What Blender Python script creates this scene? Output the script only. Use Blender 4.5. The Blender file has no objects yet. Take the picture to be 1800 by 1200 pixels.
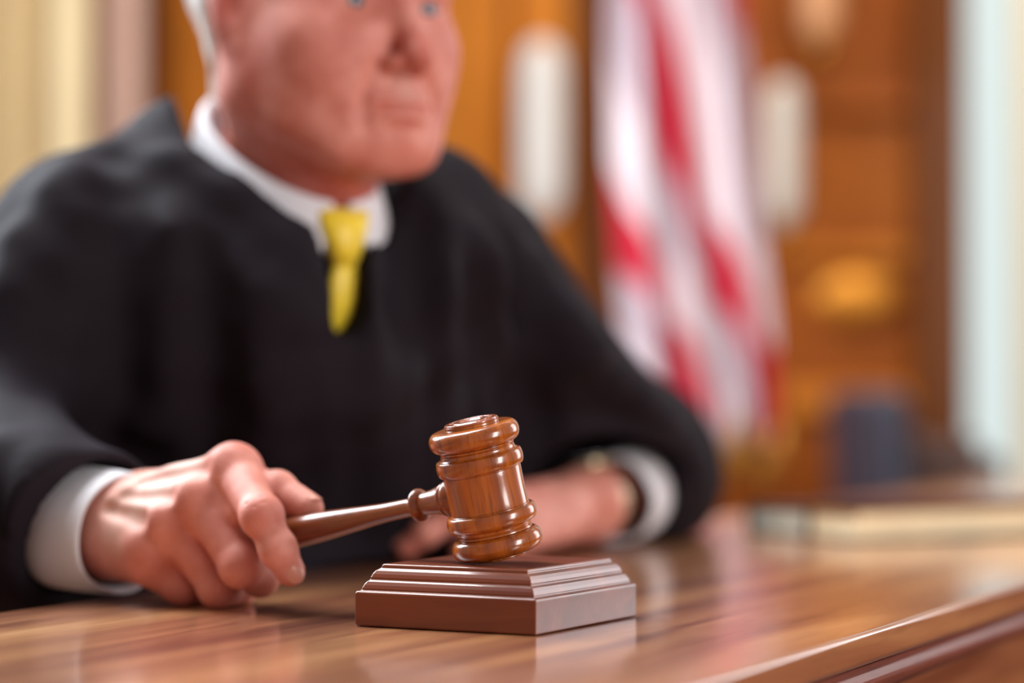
import bpy, bmesh, math, random
import numpy as np
from mathutils import Vector, Matrix, Quaternion
random.seed(3); np.random.seed(3)

# ------------------------------------------------------------------ camera
FPX = 4200.0; CAMZ = 0.885; DESK = 0.76; HOR = 690.0
sc = bpy.context.scene
col = sc.collection
PITCH = math.atan((HOR-600.0)/FPX)
cam_d = bpy.data.cameras.new('camera'); cam = bpy.data.objects.new('camera', cam_d); col.objects.link(cam)
cam.location = (0, 0, CAMZ); cam.rotation_euler = (math.pi/2+PITCH, 0, 0)
cam_d.sensor_width = 36; cam_d.lens = 36*FPX/1800; cam_d.clip_start = 0.02
cam_d.dof.use_dof = True; cam_d.dof.focus_distance = 1.268; cam_d.dof.aperture_fstop = 2.35
sc.camera = cam
sc.view_settings.view_transform = 'Standard'; sc.view_settings.look = 'None'
sc.view_settings.gamma = 1; sc.view_settings.use_curve_mapping = False
sc.view_settings.exposure = 0.0
# ------------------------------------------------------------------ world and lights
w = bpy.data.worlds.new('world'); sc.world = w; w.use_nodes = True
w.node_tree.nodes['Background'].inputs[0].default_value = (1.0, 0.90, 0.88, 1)
w.node_tree.nodes['Background'].inputs[1].default_value = 0.34
def area(name, loc, target, size, power, color, sy=None):
    l = bpy.data.lights.new(name, 'AREA'); l.energy = power; l.color = color
    l.shape = 'RECTANGLE'; l.size = size; l.size_y = sy or size
    o = bpy.data.objects.new(name, l); col.objects.link(o); o.location = loc
    o.rotation_euler = (Vector(target)-Vector(loc)).to_track_quat('-Z', 'Y').to_euler()
    return o
area('window_light_left', (-1.9, 2.9, 2.3), (-.3, 1.7, 1.0), 1.1, 115, (.86, .94, 1.0), 1.3)
area('ceiling_lamp_light', (-.70, 1.95, 2.6), (-.1, 1.4, .8), 1.0, 60, (.96, .98, 1.0), 1.0)
area('back_fill_light', (.6, 3.3, 2.7), (.3, 4.6, 1.2), 1.2, 30, (1.0, .90, .74))  # unseen fill added to brighten the back wall and flag
area('window_light_right_back', (2.0, 2.9, 1.65), (.1, 1.4, .9), .8, 20, (.97, .97, 1.0), 1.5)
area('window_light_right_front', (1.75, .05, 1.42), (-.05, 1.45, .95), .5, 36, (1.0, .95, .92), 1.3)

# ------------------------------------------------------------------ helpers
def at(px, py, D):
    "pixel of the photo and distance along +Y -> world point"
    a = (px-900)/FPX; b = (600-py)/FPX
    c, s = math.cos(PITCH), math.sin(PITCH)
    d = Vector((a, c-b*s, s+b*c)); k = D/d.y
    return Vector((d.x*k, D, CAMZ+d.z*k))
def L(c):   # sRGB 0-255 -> linear
    return tuple(((v/255)/12.92 if v/255 <= .04045 else ((v/255+.055)/1.055)**2.4) for v in c)+(1,)
def tag(o, label=None, cat=None, group=None, kind=None):
    if label: o['label'] = label
    if cat: o['category'] = cat
    if group: o['group'] = group
    if kind: o['kind'] = kind
    return o
def empty(name, loc, label, cat, group=None, rz=0):
    o = bpy.data.objects.new(name, None); col.objects.link(o); o.location = loc; o.rotation_euler = (0, 0, rz)
    o.empty_display_size = .05
    return tag(o, label, cat, group)
def link(name, me, mat, parent=None, smooth=True):
    o = bpy.data.objects.new(name, me); col.objects.link(o)
    me.materials.append(mat)
    if smooth:
        me.polygons.foreach_set('use_smooth', [True]*len(me.polygons))
    if parent:
        o.parent = parent
        if not parent.parent and parent.type == 'EMPTY':   # meshes are written in world coordinates
            o.matrix_parent_inverse = (Matrix.Translation(parent.location) @ parent.rotation_euler.to_matrix().to_4x4()).inverted()
    return o
def from_bm(name, bm, mat, parent=None, smooth=False, bevel=0, seg=2):
    bmesh.ops.recalc_face_normals(bm, faces=bm.faces)
    me = bpy.data.meshes.new(name); bm.to_mesh(me); bm.free()
    o = link(name, me, mat, parent, smooth)
    if bevel:
        m = o.modifiers.new('bevel', 'BEVEL'); m.width = bevel; m.segments = seg; m.limit_method = 'ANGLE'; m.angle_limit = .5
    return o
def abox(bm, lo, hi, M=None):
    r = bmesh.ops.create_cube(bm, size=1)
    for v in r['verts']:
        v.co = Vector([(lo[i]+hi[i])/2 + v.co[i]*(hi[i]-lo[i]) for i in range(3)])
        if M: v.co = M @ v.co
    return r['verts']
def box(name, lo, hi, mat, parent=None, bevel=.003, M=None):
    bm = bmesh.new(); abox(bm, lo, hi, M); return from_bm(name, bm, mat, parent, bevel=bevel)
def lathe_mesh(name, prof, M, seg=96):
    "prof = [(z, r)...]"
    n = len(prof); a = np.linspace(0, 2*np.pi, seg, endpoint=False)
    V = []; F = []
    for z, r in prof:
        for t in a: V.append(M @ Vector((r*math.cos(t), r*math.sin(t), z)))
    for i in range(n-1):
        for j in range(seg):
            k = (j+1) % seg; F.append((i*seg+j, i*seg+k, (i+1)*seg+k, (i+1)*seg+j))
    F.append(tuple(range(seg))[::-1]); F.append(tuple((n-1)*seg+j for j in range(seg)))
    me = bpy.data.meshes.new(name); me.from_pydata(V, [], F); me.update()
    bm = bmesh.new(); bm.from_mesh(me); bmesh.ops.recalc_face_normals(bm, faces=bm.faces); bm.to_mesh(me); bm.free()
    return me
def axes(o, z, x):
    z = Vector(z).normalized(); x = Vector(x); x = (x-z*x.dot(z)).normalized(); y = z.cross(x)
    M = Matrix.Identity(4)
    for i, c in enumerate((x, y, z, Vector(o))):
        for j in range(3): M[j][i] = c[j]
    return M
def smooth_prof(pts, n=8):
    "Catmull-Rom through pts of (z, r); a repeated point is a corner"
    out = []
    for i in range(len(pts)-1):
        p1, p2 = pts[i], pts[i+1]
        if p1 == p2: continue
        p0 = pts[i-1] if i > 0 else p1; p3 = pts[i+2] if i+2 < len(pts) else p2
        for k in range(n):
            t = k/n
            f = lambda a, b, c, d: .5*(2*b+(c-a)*t+(2*a-5*b+4*c-d)*t*t+(3*b-a-3*c+d)*t**3)
            out.append((f(p0[0], p1[0], p2[0], p3[0]), max(0, f(p0[1], p1[1], p2[1], p3[1]))))
    out.append(pts[-1]); return out
# ---- materials
def mat_new(name):
    m = bpy.data.materials.new(name); m.use_nodes = True
    return m, m.node_tree, m.node_tree.nodes['Principled BSDF']
def mat(name, rgb, rough=.5, metal=0, var=0, vscale=30, bump=0, bscale=200, coat=0, sheen=0, spec=.5, emit=None, es=0):
    m, t, b = mat_new(name); N = t.nodes
    b.inputs['Base Color'].default_value = L(rgb); b.inputs['Roughness'].default_value = rough; b.inputs['Metallic'].default_value = metal
    b.inputs['Coat Weight'].default_value = coat; b.inputs['Sheen Weight'].default_value = sheen; b.inputs['Specular IOR Level'].default_value = spec
    co = N.new('ShaderNodeTexCoord')
    n = N.new('ShaderNodeTexNoise'); n.inputs['Scale'].default_value = vscale; n.inputs['Detail'].default_value = 4
    t.links.new(co.outputs['Object'], n.inputs['Vector'])
    r = N.new('ShaderNodeValToRGB'); c = L(rgb)
    r.color_ramp.elements[0].position = .3; r.color_ramp.elements[1].position = .7
    r.color_ramp.elements[0].color = tuple(x*(1-var) for x in c[:3])+(1,)
    r.color_ramp.elements[1].color = tuple(min(1, x*(1+var)) for x in c[:3])+(1,)
    t.links.new(n.outputs[0], r.inputs[0]); t.links.new(r.outputs[0], b.inputs['Base Color'])
    if bump:
        n2 = N.new('ShaderNodeTexNoise'); n2.inputs['Scale'].default_value = bscale; n2.inputs['Detail'].default_value = 3
        t.links.new(co.outputs['Object'], n2.inputs['Vector'])
        bp = N.new('ShaderNodeBump'); bp.inputs['Strength'].default_value = bump; bp.inputs['Distance'].default_value = .002
        t.links.new(n2.outputs[0], bp.inputs['Height']); t.links.new(bp.outputs[0], b.inputs['Normal'])
    if emit:
        b.inputs['Emission Color'].default_value = L(emit); b.inputs['Emission Strength'].default_value = es
    return m
def wood(name, stops, along=(0, 0, 1), fine=60, stretch=14, rough=.3, coat=.4, origin=(0, 0, 0), coatr=.12, bump=.1, pores=.25):
    "wood grain running along the given direction; stops = [(pos, rgb)...]"
    m, t, b = mat_new(name); N = t.nodes
    co = N.new('ShaderNodeTexCoord'); mp = N.new('ShaderNodeMapping'); mp.vector_type = 'TEXTURE'
    q = Vector((0, 0, 1)).rotation_difference(Vector(along).normalized())
    mp.inputs['Rotation'].default_value = q.to_euler(); mp.inputs['Location'].default_value = origin
    mp.inputs['Scale'].default_value = (1, 1, stretch)
    t.links.new(co.outputs['Object'], mp.inputs['Vector'])
    n1 = N.new('ShaderNodeTexNoise'); n1.inputs['Scale'].default_value = fine; n1.inputs['Detail'].default_value = 6; n1.inputs['Distortion'].default_value = .6
    n2 = N.new('ShaderNodeTexNoise'); n2.inputs['Scale'].default_value = fine/5; n2.inputs['Detail'].default_value = 3; n2.inputs['Distortion'].default_value = 1.2
    n3 = N.new('ShaderNodeTexNoise'); n3.inputs['Scale'].default_value = fine*7; n3.inputs['Detail'].default_value = 2
    for n in (n1, n2, n3): t.links.new(mp.outputs[0], n.inputs['Vector'])
    mx = N.new('ShaderNodeMix'); mx.data_type = 'FLOAT'; mx.inputs[0].default_value = .5
    t.links.new(n1.outputs[0], mx.inputs[2]); t.links.new(n2.outputs[0], mx.inputs[3])
    r = N.new('ShaderNodeValToRGB'); cr = r.color_ramp
    while len(cr.elements) < len(stops): cr.elements.new(.5)
    for e, (p, c) in zip(cr.elements, stops): e.position = p; e.color = L(c)
    t.links.new(mx.outputs[0], r.inputs[0])
    pr = N.new('ShaderNodeValToRGB'); pr.color_ramp.elements[0].position = .33; pr.color_ramp.elements[1].position = .45
    pr.color_ramp.elements[0].color = (1-pores,)*3+(1,); pr.color_ramp.elements[1].color = (1, 1, 1, 1)
    t.links.new(n3.outputs[0], pr.inputs[0])
    mu = N.new('ShaderNodeMix'); mu.data_type = 'RGBA'; mu.blend_type = 'MULTIPLY'; mu.inputs[0].default_value = 1
    t.links.new(r.outputs[0], mu.inputs[6]); t.links.new(pr.outputs[0], mu.inputs[7])
    t.links.new(mu.outputs[2], b.inputs['Base Color'])
    if coat < .1: b.inputs['Specular IOR Level'].default_value = .15
    b.inputs['Roughness'].default_value = rough; b.inputs['Coat Weight'].default_value = coat; b.inputs['Coat Roughness'].default_value = coatr
    bp = N.new('ShaderNodeBump'); bp.inputs['Strength'].default_value = bump; bp.inputs['Distance'].default_value = .0008
    t.links.new(n3.outputs[0], bp.inputs['Height']); t.links.new(bp.outputs[0], b.inputs['Normal'])
    return m
# ---- signed distance modelling
class Field:
    "numpy grid of a signed distance; round cones, ellipsoids and boxes blended smoothly"
    def __init__(s, lo, hi, h):
        s.lo = np.array(lo, np.float32); s.h = h
        s.n = np.ceil((np.array(hi)-s.lo)/h).astype(int)+1
        ax = [s.lo[i]+h*np.arange(s.n[i], dtype=np.float32) for i in range(3)]
        s.X, s.Y, s.Z = np.meshgrid(*ax, indexing='ij')
        s.F = np.full(s.n, 1.0, np.float32)
    def slc(s, lo, hi):
        a = np.clip(np.floor((np.array(lo)-s.lo)/s.h).astype(int), 0, s.n)
        b = np.clip(np.ceil((np.array(hi)-s.lo)/s.h).astype(int)+1, 0, s.n)
        return tuple(slice(int(i), int(j)) for i, j in zip(a, b))
def smin(a, b, k):
    if k <= 0: return np.minimum(a, b)
    h = np.maximum(k-np.abs(a-b), 0)/k
    return np.minimum(a, b)-h*h*k*.25
def smax(a, b, k): return -smin(-a, -b, k)
def rcone(X, Y, Z, a, b, r1, r2):
    a = np.array(a, np.float32); b = np.array(b, np.float32); d = b-a; l2 = float(d@d)
    px, py, pz = X-a[0], Y-a[1], Z-a[2]
    t = np.clip((px*d[0]+py*d[1]+pz*d[2])/l2, 0, 1)
    return np.sqrt((px-d[0]*t)**2+(py-d[1]*t)**2+(pz-d[2]*t)**2)-(r1+(r2-r1)*t)
def ellip(X, Y, Z, c, r, R=None):
    p = [X-c[0], Y-c[1], Z-c[2]]
    if R is not None:      # rows of R = ellipsoid axes in world coordinates
        p = [p[0]*R[i][0]+p[1]*R[i][1]+p[2]*R[i][2] for i in range(3)]
    k0 = np.sqrt((p[0]/r[0])**2+(p[1]/r[1])**2+(p[2]/r[2])**2)
    k1 = np.sqrt((p[0]/r[0]**2)**2+(p[1]/r[1]**2)**2+(p[2]/r[2]**2)**2)+1e-9
    return k0*(k0-1)/k1
class Sculpt(Field):
    def cone(s, a, b, r1, r2, k=.01, op='add'):
        m = max(r1, r2)+max(k, .01)*1.6+.01
        lo = np.minimum(a, b)-m; hi = np.maximum(a, b)+m; q = s.slc(lo, hi)
        if 0 in s.F[q].shape: return
        d = rcone(s.X[q], s.Y[q], s.Z[q], a, b, r1, r2); s._op(q, d, k, op)
    def ell(s, c, r, k=.01, R=None, op='add'):
        m = max(r)+max(k, .01)*1.6+.01; q = s.slc(np.array(c)-m, np.array(c)+m)
        if 0 in s.F[q].shape: return
        d = ellip(s.X[q], s.Y[q], s.Z[q], c, r, R); s._op(q, d, k, op)
    def chain(s, pts, rs, k=.01, op='add'):
        for i in range(len(pts)-1): s.cone(pts[i], pts[i+1], rs[i], rs[i+1], k, op)
    def _op(s, q, d, k, op):
        s.F[q] = smin(s.F[q], d, k) if op == 'add' else smax(s.F[q], -d, k)
    def merge(s, o, k, q=None): s.F = smin(s.F, o, k)
    def mesh(s, smooth=0):
        "surface nets"
        F = s.F.copy()
        for i in range(3):    # close at the border
            a = [slice(None)]*3; a[i] = 0; F[tuple(a)] = np.maximum(F[tuple(a)], s.h); a[i] = -1; F[tuple(a)] = np.maximum(F[tuple(a)], s.h)
        nx, ny, nz = F.shape; ins = F < 0
        c = [F[i:nx-1+i, j:ny-1+j, k:nz-1+k] for i in (0, 1) for j in (0, 1) for k in (0, 1)]
        cnt = sum((q < 0).astype(np.int8) for q in c)
        act = (cnt > 0) & (cnt < 8); idx = np.argwhere(act)
        vals = np.stack([q[act] for q in c], 1)
        P = np.zeros((len(idx), 3)); W = np.zeros(len(idx))
        cor = np.array([(i, j, k) for i in (0, 1) for j in (0, 1) for k in (0, 1)], float)
        for a in range(8):
            for b in range(a+1, 8):
                if np.abs(cor[a]-cor[b]).sum() != 1: continue
                va, vb = vals[:, a], vals[:, b]; m = (va < 0) != (vb < 0)
                t = va[m]/(va[m]-vb[m]); P[m] += cor[a]+(cor[b]-cor[a])*t[:, None]; W[m] += 1
        V = (idx+P/W[:, None])*s.h+s.lo
        vid = -np.ones(act.shape, np.int64); vid[act] = np.arange(len(idx))
        Q = []
        for ax in range(3):
            a = [slice(None)]*3; b = [slice(None)]*3; a[ax] = slice(0, -1); b[ax] = slice(1, None)
            ia, ib = ins[tuple(a)], ins[tuple(b)]; e = np.argwhere(ia != ib)
            u, v = [(1, 2), (2, 0), (0, 1)][ax]
            e = e[(e[:, u] > 0) & (e[:, v] > 0) & (e[:, u] < F.shape[u]-1) & (e[:, v] < F.shape[v]-1)]
            fl = ia[tuple(e.T)]
            du = np.zeros(3, int); du[u] = 1; dv = np.zeros(3, int); dv[v] = 1
            q = np.stack([vid[tuple((e-du-dv).T)], vid[tuple((e-dv).T)], vid[tuple(e.T)], vid[tuple((e-du).T)]], 1)
            q[~fl] = q[~fl][:, ::-1]; Q.append(q)
        Q = np.concatenate(Q); Q = Q[(Q >= 0).all(1)]
        for _ in range(smooth):
            S = np.zeros_like(V); C = np.zeros(len(V))
            for i in range(4):
                j = (i+1) % 4
                np.add.at(S, Q[:, i], V[Q[:, j]]); np.add.at(S, Q[:, j], V[Q[:, i]]); np.add.at(C, Q[:, i], 1); np.add.at(C, Q[:, j], 1)
            V = .5*V+.5*S/C[:, None]
        return V, Q
def np_mesh(name, parts):
    V = np.concatenate([p[0] for p in parts]); off = 0; Qs = []
    for v, q in parts: Qs.append(q+off); off += len(v)
    Q = np.concatenate(Qs)
    me = bpy.data.meshes.new(name); me.vertices.add(len(V)); me.vertices.foreach_set('co', V.astype(np.float32).ravel())
    me.loops.add(len(Q)*4); me.loops.foreach_set('vertex_index', Q.astype(np.int32).ravel())
    me.polygons.add(len(Q)); me.polygons.foreach_set('loop_start', np.arange(0, len(Q)*4, 4, dtype=np.int32))
    me.update(calc_edges=True); me.validate(); return me

# ================================================================== the room
OR1, OR2 = (205, 122, 52), (140, 70, 22)
wall_wood = wood('wall_wood', [(.3, (112, 52, 10)), (.5, (154, 80, 20)), (.72, (184, 108, 34))], (1, 0, .05), 6, 6, .55, .04)
panel_wood = wood('panel_wood', [(.3, (152, 78, 16)), (.5, (192, 112, 30)), (.72, (208, 134, 48))], (0, 0, 1), 7, 6, .55, .04)
dark_wood = wood('dark_wood', [(.3, (68, 34, 8)), (.5, (100, 52, 16)), (.72, (122, 68, 22))], (0, 0, 1), 9, 8, .55, .04)
WY = 4.6
def wx(px, D=WY): return (px-900)/FPX*D
def struct(o): o['kind'] = 'structure'; return o
# back wall with the window opening
bm = bmesh.new()
x0, x1, zt = -3.2, 3.0, 3.1
wl, wr, wb, wt = wx(1688), wx(1688)+.62, .35, 2.6
abox(bm, (x0, WY, 0), (wl, WY+.15, zt)); abox(bm, (wr, WY, 0), (x1, WY+.15, zt))
abox(bm, (wl, WY, 0), (wr, WY+.15, wb)); abox(bm, (wl, WY, wt), (wr, WY+.15, zt))
struct(from_bm('wall_back', bm, wall_wood))
carpet = mat('carpet', (96, 62, 46), .9, var=.2, vscale=60)
struct(box('floor', (x0, -2.5, -.1), (x1, WY+.15, 0), carpet, bevel=0))
plaster = mat('plaster', (214, 190, 160), .8, var=.04, vscale=3)
bm = bmesh.new(); abox(bm, (x0-.15, 3.9, 0), (x0, WY, zt)); abox(bm, (x0-.15, -2.5, 0), (x0, 1.4, zt)); struct(from_bm('wall_left', bm, plaster))
bm = bmesh.new(); abox(bm, (x1, -2.5, 0), (x1+.15, WY, .8)); abox(bm, (x1, 3.4, .8), (x1+.15, WY, zt)); struct(from_bm('wall_right', bm, wall_wood))
# window: frame, bright pane
win = bpy.data.objects.new('window_1', None); col.objects.link(win); win.location = ((wl+wr)/2, WY, wb); win['kind'] = 'structure'
pane = mat('daylight_pane', (100, 110, 110), .4, emit=(214, 228, 227), es=.90)
cream = mat('cream_paint', (236, 222, 190), .5)
box('pane', (wl, WY+.022, wb), (wr, WY+.03, wt), pane, win, 0)
bm = bmesh.new(); mx_ = wx(1790)
abox(bm, (mx_, WY-.012, wb), (mx_+.05, WY+.02, wt)); abox(bm, (wl, WY-.012, wb), (wr, WY+.02, wb+.05)); abox(bm, (wl, WY-.012, 1.9), (wr, WY+.02, 1.94))
from_bm('window_frame', bm, cream, win, bevel=.004)
box('window_jamb', (wl-.012, WY-.012, 0), (wl+.012, WY+.02, wt), mat('pale_wood', (196, 146, 120), .5), win, .003)
# trims of the panelling (pilasters, rails)
def trim(n, px0, px1, z0, z1, m, d=.05):
    return struct(box('trim_%d' % n, (wx(px0), WY-d, z0), (wx(px1), WY, z1), m, bevel=.008))
trim(1, 1604, 1684, 0, zt, dark_wood, .09)
trim(2, 1008, 1082, 0, zt, dark_wood, .05)
trim(3, 252, 300, 0, zt, dark_wood, .06)
trim(4, 1375, 1600, 1.135, 1.17, panel_wood, .025)
trim(5, 1375, 1600, .84, .90, panel_wood, .03)
trim(6, 1375, 1600, 1.42, 1.46, wall_wood, .03)
struct(box('trim_7', (wx(300), WY-.03, .2), (wx(890), WY, 2.9), panel_wood, bevel=.01))
struct(box('trim_8', (wx(905), WY-.025, .2), (wx(1004), WY, 2.9), panel_wood, bevel=.01))
struct(box('baseboard_back', (x0, WY-.1, 0), (wl, WY-.09, .14), dark_wood, bevel=.004))
# pinkish column at the left
pink = mat('pink_stone', (206, 172, 160), .5, var=.05, vscale=3)
cD = 4.2
p = empty('column', (wx(208, cD), cD, 0), 'slim pinkish beige column between the cream curtain and the wood panelling', 'column')
link('shaft', lathe_mesh('shaft', [(0.12, .04), (.16, .042), (2.9, .038)], Matrix.Translation((wx(208, cD), cD, 0)), 40), pink, p)
box('plinth', (wx(208, cD)-.06, cD-.06, 0), (wx(208, cD)+.06, cD+.06, .12), pink, p)
# curtain
def curtain(name, xa, xb, D, z0, z1, m, n, amp, label, parent=None):
    V = []; F = []; K = n*16
    for j in range(9):
        z = z0+(z1-z0)*j/8
        for i in range(K+1):
            u = i/K; V.append((xa+(xb-xa)*u+.012*math.sin(u*n*6.283*.5+1), D+amp*math.sin(u*n*6.283)*(1+.1*math.sin(j))+amp*.3*math.sin(u*n*6.283*2.3), z))
    for j in range(8):
        for i in range(K): a = j*(K+1)+i; F.append((a, a+1, a+K+2, a+K+1))
    me = bpy.data.meshes.new(name); me.from_pydata(V, [], F); o = link(name, me, m, parent)
    s = o.modifiers.new('thick', 'SOLIDIFY'); s.thickness = .004
    return o
cur = mat('curtain_cloth', (212, 190, 148), .8, sheen=.2, var=.04, vscale=5)
o = curtain('curtain', wx(-420, 4.0), wx(150, 4.0), 4.0, .05, 2.8, cur, 6, .035, '')
tag(o, 'cream yellow full length curtain hanging in soft folds at the left edge', 'curtain')

# wall lamps (frosted glass sconces)
brass = mat('brass', (190, 132, 48), .35, 1.0, var=.15, vscale=20)
def sconce(px, y0, y1, wpx, D, label, e, ecol, base=(235, 228, 215), cat='wall lamp'):
    a, b = at(px, y1, D), at(px, y0, D); r = wpx/2/FPX*D; hgt = b.z-a.z
    p = empty('wall_lamp', (a.x, WY, a.z), label, cat, 'wall lamps on the panelling')
    g = mat('frosted_glass', base, .4, emit=ecol, es=e)
    pr = smooth_prof([(0, .3*r), (hgt*.06, .75*r), (hgt*.2, r), (hgt*.8, r), (hgt*.94, .8*r), (hgt, .35*r)], 6)
    link('glass_shade', lathe_mesh('glass_shade', pr, Matrix.Translation((a.x, D, a.z)), 40), g, p)
    bm = bmesh.new(); abox(bm, (a.x-.02, D, a.z+hgt*.3), (a.x+.02, WY, a.z+hgt*.7)); from_bm('bracket', bm, brass, p, bevel=.004)
    link('finial', lathe_mesh('finial', smooth_prof([(-.03, .004), (-.02, .012), (-.005, .012), (0.005, r*.36)], 4), Matrix.Translation((a.x, D, a.z)), 24), brass, p)
sconce(953, 72, 385, 74, 4.5, 'tall white frosted wall lamp just right of the person', .32, (240, 238, 234), (190, 188, 184))
sconce(1377, 140, 400, 62, 4.5, 'white frosted wall lamp just right of the striped flag', .08, (225, 218, 205), (200, 192, 182))
sconce(1444, -160, 78, 70, 4.5, 'warm beige wall lamp cut by the top edge right of the flag', .03, (225, 150, 90), (206, 150, 104))
# brass plaque
c = at(1510, 522, WY-.03); p = None
bm = bmesh.new(); bmesh.ops.create_uvsphere(bm, u_segments=40, v_segments=16, radius=1)
for v in bm.verts: v.co = Vector((c.x+v.co.x*.082, WY-.008+v.co.y*.03, c.z+v.co.z*.052))
plq = mat('gilt', (224, 150, 52), .45, .6, var=.2, vscale=30)
o = from_bm('wall_plaque', bm, plq, smooth=True); tag(o, 'oval golden plaque on the brown wood panelling beside the window', 'plaque')

# flag
fD = 3.6
fl = empty('flag', (wx(1262, fD), fD+.05, 0), 'red and white striped flag with gold fringe draped on a standing pole', 'flag')
def flag_x(u, py):   # outline of the draped cloth, left edge to right edge
    lf = np.interp(py, [-500, 0, 300, 650, 800], [1110, 1078, 1078, 1100, 1130]); rt = np.interp(py, [-500, 0, 300, 600, 800], [1250, 1298, 1328, 1362, 1370])
    return lf+(rt-lf)*u
zb, ztop = at(1200, 772, fD).z, 2.05
K, J = 90, 60; V = []; F = []; UV = []
for j in range(J+1):
    z = zb+(ztop-zb)*j/J; py = 690-(z-CAMZ)*FPX/fD
    for i in range(K+1):
        u = i/K; px = flag_x(u, py); fold = .020*math.sin(u*3.4*6.283+.35*z+.002*py)+.012*math.sin(u*8.1*6.283+2*z)
        V.append((wx(px, fD)+.006*math.sin(u*21+z*3), fD+fold, z-.025*math.cos(u*3.4*6.283)*(1-j/J)))
        cc = np.interp(py, [-500, 0, 200, 400, 600, 730], [1060, 1132, 1174, 1226, 1318, 1362])
        UV.append(((px-cc)/(134 if px < cc else 190)+.5, j/J))
for j in range(J):
    for i in range(K): a = j*(K+1)+i; F.append((a, a+1, a+K+2, a+K+1))
me = bpy.data.meshes.new('cloth'); me.from_pydata(V, [], F)
uvl = me.uv_layers.new(name='stripes')
for lp in me.loops: uvl.data[lp.index].uv = UV[lp.vertex_index]
fm, ft, fb = mat_new('flag_cloth'); N = ft.nodes
uvn = N.new('ShaderNodeUVMap'); uvn.uv_map = 'stripes'; sp = N.new('ShaderNodeSeparateXYZ'); ft.links.new(uvn.outputs[0], sp.inputs[0])
fr = N.new('ShaderNodeMath'); fr.operation = 'FRACT'; ft.links.new(sp.outputs[0], fr.inputs[0])
rp = N.new('ShaderNodeValToRGB'); e = rp.color_ramp.elements
e[0].position = 0; e[0].color = L((198, 182, 192)); e[1].position = .30; e[1].color = L((198, 182, 192))
for ps, c_ in ((.35, (200, 30, 60)), (.66, (200, 30, 60)), (.69, (236, 222, 228))):
    q = e.new(ps); q.color = L(c_)
ft.links.new(fr.outputs[0], rp.inputs[0]); ft.links.new(rp.outputs[0], fb.inputs['Base Color']); fb.inputs['Roughness'].default_value = .6; fb.inputs['Sheen Weight'].default_value = 0; fb.inputs['Specular IOR Level'].default_value = .2
o = link('cloth', me, fm, fl); s = o.modifiers.new('t', 'SOLIDIFY'); s.thickness = .002
gold = mat('gold_fringe', (206, 150, 60), .6, .2, var=.3, vscale=120)
V = []; F = []
for i in range(K*2+1):
    u = i/(K*2); px = flag_x(u, 775); fold = .020*math.sin(u*3.4*6.283+.35*zb+.002*775)
    dz = -.025*math.cos(u*3.4*6.283)
    V += [(wx(px, fD), fD+fold, zb+.004+dz), (wx(px, fD), fD+fold+(.003 if i % 2 else -.003), zb-.035+dz-.006*(i % 3))]
for i in range(K*2): F.append((2*i, 2*i+1, 2*i+3, 2*i+2))
me = bpy.data.meshes.new('fringe'); me.from_pydata(V, [], F); o = link('fringe', me, gold, fl); s = o.modifiers.new('t', 'SOLIDIFY'); s.thickness = .004
fx = wx(1225, fD+.07)
link('pole', lathe_mesh('pole', [(.06, .013), (2.12, .012)], Matrix.Translation((fx, fD+.07, 0)), 24), brass, fl)
link('finial', lathe_mesh('finial', smooth_prof([(2.1, .02), (2.14, .03), (2.2, .012), (2.28, .002)], 5), Matrix.Translation((fx, fD+.07, 0)), 24), brass, fl)
link('base', lathe_mesh('base', smooth_prof([(0, .14), (.02, .14), (.04, .09), (.06, .03), (.09, .016)], 5), Matrix.Translation((fx, fD+.07, 0)), 40), brass, fl)

# armchair near the window
leath = mat('blue_grey_leather', (56, 56, 72), .6, var=.1, bump=.2, bscale=60)
cb = mat('brown_chair_wood', (78, 50, 40), .4, var=.1)
def rbox(name, lo, hi, m, parent, bev, M=None):
    o = box(name, lo, hi, m, parent, bev, M); o.modifiers['bevel'].segments = 5
    o.data.polygons.foreach_set('use_smooth', [True]*len(o.data.polygons)); return o
hD = 3.75
hx = wx(1497, hD); ch = empty('armchair', (hx+.15, hD+.2, 0), 'blue grey padded armchair with brown arm standing below the window', 'chair')
R_ = Matrix.Translation((hx, hD, 0)) @ Matrix.Rotation(math.radians(-8), 4, 'Y')
ct = at(1545, 688, hD).z; ar = at(1650, 765, hD).z
rbox('backrest', (hx+.028, hD, .42), (hx+.100, hD+.5, ct), leath, ch, .03, Matrix.Translation((hx, 0, .76)) @ Matrix.Rotation(math.radians(-3), 4, 'Y') @ Matrix.Translation((-hx, 0, -.76)))
rbox('seat', (hx+.11, hD+.03, .36), (hx+.42, hD+.47, .46), leath, ch, .03)
for yy in (hD-.01, hD+.45):
    a = from_bm('armrest', (lambda b: (abox(b, (hx+.10, yy, ar-.045), (hx+.20, yy+.06, ar)), abox(b, (hx+.13, yy+.005, .4), (hx+.24, yy+.055, ar-.03)), b)[-1])(bmesh.new()), cb, ch, bevel=.012)
for xx in (hx+.08, hx+.38):
    for yy in (hD+.05, hD+.42): box('leg', (xx, yy, 0), (xx+.045, yy+.045, .37), cb, ch, .005)

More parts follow.
